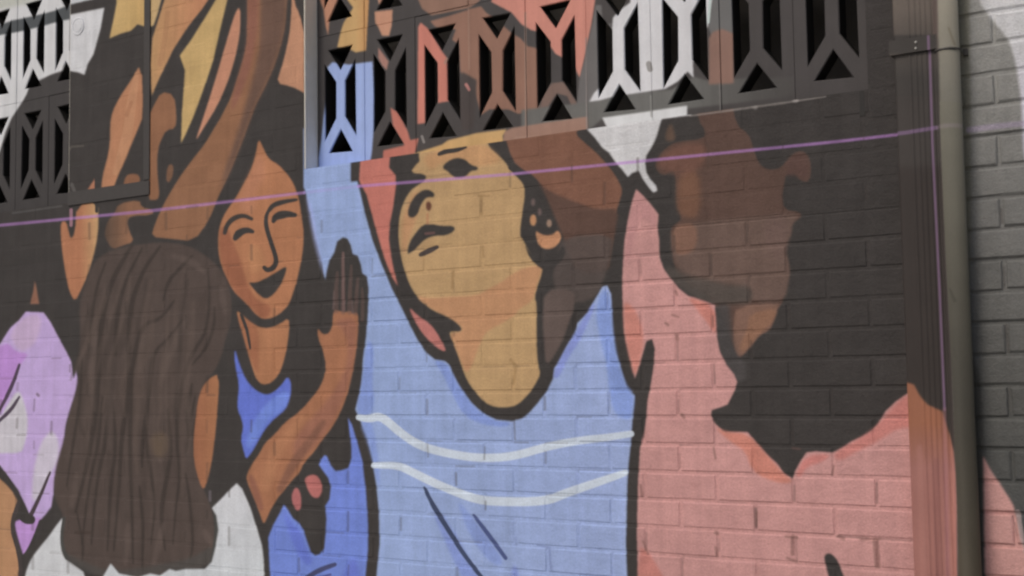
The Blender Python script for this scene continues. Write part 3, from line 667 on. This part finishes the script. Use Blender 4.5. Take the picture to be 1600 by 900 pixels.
brick_cache = {}
def brick_geo(w, h, var, deep=False):
    """one brick face with worn, slightly wavy arrises; w, h in metres"""
    rr = random.Random(var * 7919 + int(w * 1e4) * 31 + int(h * 1e4))
    c = .0035
    def ring(ins, y, jit):
        pts = []
        nx = 3 if w > .15 else 1
        for i in range(nx):
            pts.append((-w / 2 + ins + (w - 2 * ins) * i / nx, -h / 2 + ins))
        pts.append((w / 2 - ins, -h / 2 + ins))
        for i in range(nx):
            pts.append((w / 2 - ins - (w - 2 * ins) * i / nx, h / 2 - ins))
        pts.append((-w / 2 + ins, h / 2 - ins))
        return [(x + rr.uniform(-jit, jit), y, z + rr.uniform(-jit, jit)) for x, z in pts]
    tilt = rr.uniform(-.0012, .0012) * (1 if deep else .45)
    if deep:
        a_ = ring(0, .016, .0006); b_ = ring(.0012, .0060, .0022); c_ = ring(.0075, 0, .0016)
    else:
        a_ = ring(0, .014, .0004); b_ = ring(.0006, .0030, .0010); c_ = ring(c + .002, 0, .0010)
    c_ = [(x, y + tilt * (1 if z > 0 else -1), z) for x, y, z in c_]
    n = len(a_)
    vv = a_ + b_ + c_
    ff = []
    for i in range(n):
        j = (i + 1) % n
        ff.append((i, j, n + j, n + i))
        ff.append((n + i, n + j, 2 * n + j, 2 * n + i))
    ff.append(tuple(range(2 * n, 3 * n)))
    return vv, ff

# list of all bricks: (u0, u1, v0, v1)
JU, JV = .030, .085                        # joint widths in grid units
blist = []
def clip(u0, u1, allow):
    for s, t_ in allow:
        a_, b_ = max(u0, s), min(u1, t_)
        if b_ - a_ > .08:
            yield a_, b_
full = [(UL, UR)]
upper = [(UL, OPL[0]), (OPL[1] + .01, OPR[0] - .01), (OPR[1] + .01, UR)]
sillz = [(OPL[0], OPL[1] + .01), (OPR[0] - .01, OPR[1] + .01)]
for k in range(int(VT), int(vb)):
    off = 0.0 if k % 2 == 0 else .5
    top = k <= OT - 1
    j = UL + off - 1
    while j < UR:
        if k >= 5 or top:
            for a_, b_ in clip(j, j + 1, full):
                blist.append((a_, b_, k, k + 1))
        else:
            for a_, b_ in clip(j, j + 1, upper):
                blist.append((a_, b_, k, k + 1))
            if k in (3, 4):
                v0, v1 = (SILL, 3.79) if k == 3 else (3.79, 5)
                for a_, b_ in clip(j, j + 1, sillz):
                    blist.append((a_, b_, v0, v1))
        j += 1

def vis_area(b):
    x = np.array([b[0], b[1], b[1], b[0]]) * U
    z = -np.array([b[2], b[2], b[3], b[3]]) * V
    px, py = proj(x, 0, z)
    if px.max() < 0 or px.min() > 1600 or py.max() < 0 or py.min() > 900:
        return 0
    if b[0] > 2.4 and b[1] < 3.05:
        return 0
    cx0, cx1, cy0, cy1 = max(px.min(), 0), min(px.max(), 1600), max(py.min(), 0), min(py.max(), 900)
    return (cx1 - cx0) * (cy1 - cy0)
order = sorted(range(len(blist)), key=lambda i: -vis_area(blist[i]))
single = set(i for i in order[:300] if vis_area(blist[i]) > 60)
sv, sf = [], []
for i, (u0, u1, v0, v1) in enumerate(blist):
    w = round((u1 - u0 - JU) * U, 3); h = round((v1 - v0 - JV) * V, 4)
    var = random.randrange(6)
    cx = (u0 + u1) / 2 * U + random.uniform(-.0012, .0012); cz = -(v0 + v1) / 2 * V + random.uniform(-.0008, .0008)
    deep = u0 > 2.6
    cy = random.uniform(-.0012, .0012) if deep else random.uniform(-.0003, .0005)
    if i in single:
        key = (w, h, var, deep)
        if key not in brick_cache:
            vv, ff = brick_geo(w, h, var, deep)
            me = bpy.data.meshes.new('brick'); me.from_pydata(vv, [], ff); me.update(); me.materials.append(M_BRICK)
            brick_cache[key] = me
        o = bpy.data.objects.new('brick', brick_cache[key])
        COL.objects.link(o); o.parent = WALL; o.location = (cx, cy, cz)
        o.rotation_euler = (0, 0, random.uniform(-.0035, .0035))
    else:
        vv, ff = brick_geo(w, h, var, deep)
        k0 = len(sv)
        sv += [(x + cx, y + cy, z + cz) for x, y, z in vv]
        sf += [tuple(q + k0 for q in f) for f in ff]
o = mesh_obj('brickwork', sv, sf, M_BRICK, WALL); o['kind'] = 'stuff'

# dark sliver standing for the shade in an open joint, right sill end
ju, jv = back(1347, 160)
boxes('open_joint_shade', [((ju - .030) * U, (ju + .030) * U, -.0014, .0002, -3.82 * V, -2.96 * V)], M_JOINT, WALL)

# dark, closed box added behind the screens so the holes read black
zt, zb_ = -OT * V + .3, ZG
x0, x1 = UL * U, UR * U
mesh_obj('dark_backing', [(x0, .101, zb_), (x1, .101, zb_), (x1, 0.42, zb_), (x0, 0.42, zb_), (x0, .101, zt), (x1, .101, zt), (x1, 0.42, zt), (x0, 0.42, zt)],
         [(0, 1, 2, 3), (4, 5, 6, 7), (1, 2, 6, 5), (2, 3, 7, 6), (3, 0, 4, 7)], M_DARK, WALL)

# ------------------------------------------------------------------ breeze-block screens
BPU, BPV, YS = .99, 6.12, .09
def block_mesh(seed):
    rb = random.Random(seed)
    w2, h = BPU / 2 * U, BPV * V
    def S_(pts):
        return [(x * U, y * V) for x, y in pts]
    top = lambda p: [(x, BPV - y) for x, y in reversed(p)]
    outer = [(-w2 + .0008, .0008), (w2 - .0008, .0008), (w2 - .0008, h - .0008), (-w2 + .0008, h - .0008)]
    tri = [(-.25, .67), (.25, .67), (0, 1.70)]
    hexl = [(-.32, 1.30), (-.095, 2.22), (-.095, BPV - 2.22), (-.32, BPV - 1.30)]
    hexr = [(-x, y) for x, y in reversed(hexl)]
    jl = lambda lp: [(x + rb.uniform(-.003, .003), y + rb.uniform(-.004, .004)) for x, y in lp]
    loops = [outer, S_(tri), S_(top(tri)), S_(hexl), S_(hexr)]
    loops = [loops[0]] + [jl(q) for q in loops[1:]]
    def offs(lp, d):
        n = len(lp); out = []
        for i in range(n):
            p0, p1, p2 = Vector(lp[i - 1]), Vector(lp[i]), Vector(lp[(i + 1) % n])
            e1, e2 = (p1 - p0).normalized(), (p2 - p1).normalized()
            n1, n2 = Vector((e1.y, -e1.x)), Vector((e2.y, -e2.x))
            b = (n1 + n2); k = d / max(.35, b.dot(n1))
            out.append(tuple(p1 + b * k))
        return out
    c = .0035
    fl = [offs(loops[0], -.0006)] + [offs(l, c) for l in loops[1:]]
    depth = .075
    vv, ff, start = [], [], []
    for lp in fl:
        start.append(len(vv)); vv += [(x, 0, y) for x, y in lp]
    tris = tessellate_polygon([[Vector((x, y, 0)) for x, y in lp] for lp in fl])
    ff += [tuple(t_) for t_ in tris]
    for li, lp in enumerate(loops):
        n = len(lp); s0 = start[li]; s1 = len(vv)
        vv += [(x, c, y) for x, y in lp]
        s2 = len(vv)
        vv += [(x, depth, y) for x, y in lp]
        for i in range(n):
            j = (i + 1) % n
            ff.append((s0 + i, s0 + j, s1 + j, s1 + i))
            ff.append((s1 + i, s1 + j, s2 + j, s2 + i))
    me = bpy.data.meshes.new('breeze_block'); me.from_pydata(vv, [], ff); me.update()
    bm = bmesh.new(); bm.from_mesh(me); bmesh.ops.recalc_face_normals(bm, faces=bm.faces); bm.to_mesh(me); bm.free()
    me.materials.append(M_BLOCK)
    return me
BMS = [block_mesh(q) for q in range(7)]
def screen(name, label, u_list, rows):
    base = thing(name, label, 'screen', (u_list[len(u_list) // 2] * U, YS, -SILL * V))
    for u in u_list:
        for r in rows:
            o = bpy.data.objects.new('breeze_block', random.choice(BMS))
            COL.objects.link(o); o.parent = base
            o.location = (u * U - base.location.x, random.uniform(-.002, .002), -(2.87 - r * BPV) * V - base.location.z)
    return base
uR = [-6.365 + i * .99 for i in range(9)]
uL = [-13.085 - i * .99 for i in range(9)]
# stem of the last block of the left screen falls right at the edge of the pier
screen('breeze_block_screen', 'nine-wide screen of patterned breeze blocks above the two painted faces, blue, pink and white', uR, (0, 1, 2))
screen('breeze_block_screen', 'white and black painted breeze block screen left of the pier, over the lilac shirt', uL, (0, 1, 2))

# ------------------------------------------------------------------ things fixed to the wall
def P(px, py, d=0.0):
    u_, v_ = back(px, py, d)
    return u_ * U, -v_ * V

# flat trunking in an L on the pier
t = thing('cable_trunking', 'flat black painted trunking running down the pier and turning left to the screen', 'trunking', (-10.5 * U, 0, -3.0 * V))
def rel(bl, tt):
    lx, ly, lz = tt.location
    return [(a_ - lx, b_ - lx, c_ - ly, d_ - ly, e_ - lz, f_ - lz) for a_, b_, c_, d_, e_, f_ in bl]
boxes('vertical_run', rel([(-10.56 * U, -10.41 * U, -.006, .003, -2.35 * V, 21 * V)], t), M_TRUNK, t)
boxes('horizontal_run', rel([(-12.58 * U, -10.41 * U, -.006, .003, -3.10 * V, -2.40 * V)], t), M_TRUNK, t)

def lathe(name, prof, n, axis, material, parent=None, centre=(0, 0, 0)):
    """prof: list of (radius, height); axis 'y' or 'z'"""
    vv, ff = [], []
    for r, h in prof:
        for i in range(n):
            q = 2 * math.pi * i / n
            if axis == 'z':
                vv.append((centre[0] + r * math.cos(q), centre[1] + r * math.sin(q), centre[2] + h))
            else:
                vv.append((centre[0] + r * math.cos(q), centre[1] + h, centre[2] + r * math.sin(q)))
    for k in range(len(prof) - 1):
        for i in range(n):
            j = (i + 1) % n
            ff.append((k * n + i, k * n + j, (k + 1) * n + j, (k + 1) * n + i))
    ff.append(tuple(range(n))); ff.append(tuple(range((len(prof) - 1) * n, len(prof) * n)))
    o = mesh_obj(name, vv, ff, material, parent, True)
    return o

cx, cz = P(122, 41)
c = thing('round_cover', 'small round cover plate painted over in white at the top of the pier', 'cover plate', (cx, 0, cz))
pl_ = lathe('plate', [(.050, .004), (.050, -.0035), (.047, -.0045), (.041, -.0045), (.039, -.002), (.034, -.002), (.032, -.0045), (.001, -.0045)], 32, 'y', M_BRICK, c)
for p_ in pl_.data.polygons:
    p_.use_smooth = False

# ribbed flat downpipe
xa, xb = 2.46 * U, 2.955 * U
ztop, zbot = 20 * V, ZG + .02
d = thing('ribbed_downpipe', 'ribbed square downpipe painted black above and dusty pink below', 'downpipe', ((xa + xb) / 2, 0, zbot))
prof = [(xa, .002), (xa, -.066), (xa + .006, -.072)]
ribs = [1419, 1428, 1436, 1444, 1453]
rx = [P(q, 20, -.075)[0] for q in ribs]
for q in rx:
    prof += [(q - .0080, -.0722), (q - .0035, -.0742), (q + .0010, -.0742), (q + .0045, -.0722)]
prof += [(xb - .010, -.073), (xb - .002, -.070), (xb, -.062), (xb, .002)]
prof = [(x, y) for x, y in prof]
vv, ff = [], []
n = len(prof)
for z in (zbot, ztop):
    vv += [(x - d.location.x, y, z - zbot) for x, y in prof]
for i in range(n):
    j = (i + 1) % n
    ff.append((i, j, n + j, n + i))
ff += [tuple(range(n)), tuple(range(n, 2 * n))]
mesh_obj('pipe_body', vv, ff, M_PIPE, d)
# band round the downpipe with two screws
zs0, zs1 = P(1430, 81, -.082)[1], P(1430, 58, -.082)[1]
boxes('strap', [(xa - .012 - d.location.x, xb + .004 - d.location.x, -.0835, .003, zs0 - zbot, zs1 - zbot)], M_PIPE, d)
for yy in (66, 75.5):
    sx, sz = P(1431, yy, -.084)
    lathe('screw', [(.0045, .001), (.0045, -.0025), (.0025, -.004)], 10, 'y', plain('screw_head', (.35, .34, .31), rough=.4) if yy == 66 else bpy.data.materials['screw_head'],
          d, (sx - d.location.x, -.0835, sz - zbot))

# round pipe right behind it
rp = .040
pc = (3.045 * U, -.058)
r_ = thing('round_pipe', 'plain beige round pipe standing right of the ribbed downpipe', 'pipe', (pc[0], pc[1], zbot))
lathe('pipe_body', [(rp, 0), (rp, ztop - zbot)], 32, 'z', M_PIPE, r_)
zc = P(1480, 76, -.09)[1]
lathe('strap', [(rp + .0005, -.003), (rp + .0025, -.003), (rp + .0025, .003), (rp + .0005, .003)], 32, 'z', M_METAL, r_, (0, 0, zc - zbot))
boxes('strap_foot', [(rp, rp + .014, pc[1] * -1 - .012, pc[1] * -1 + .001, zc - zbot - .012, zc - zbot + .010)], M_METAL, r_)
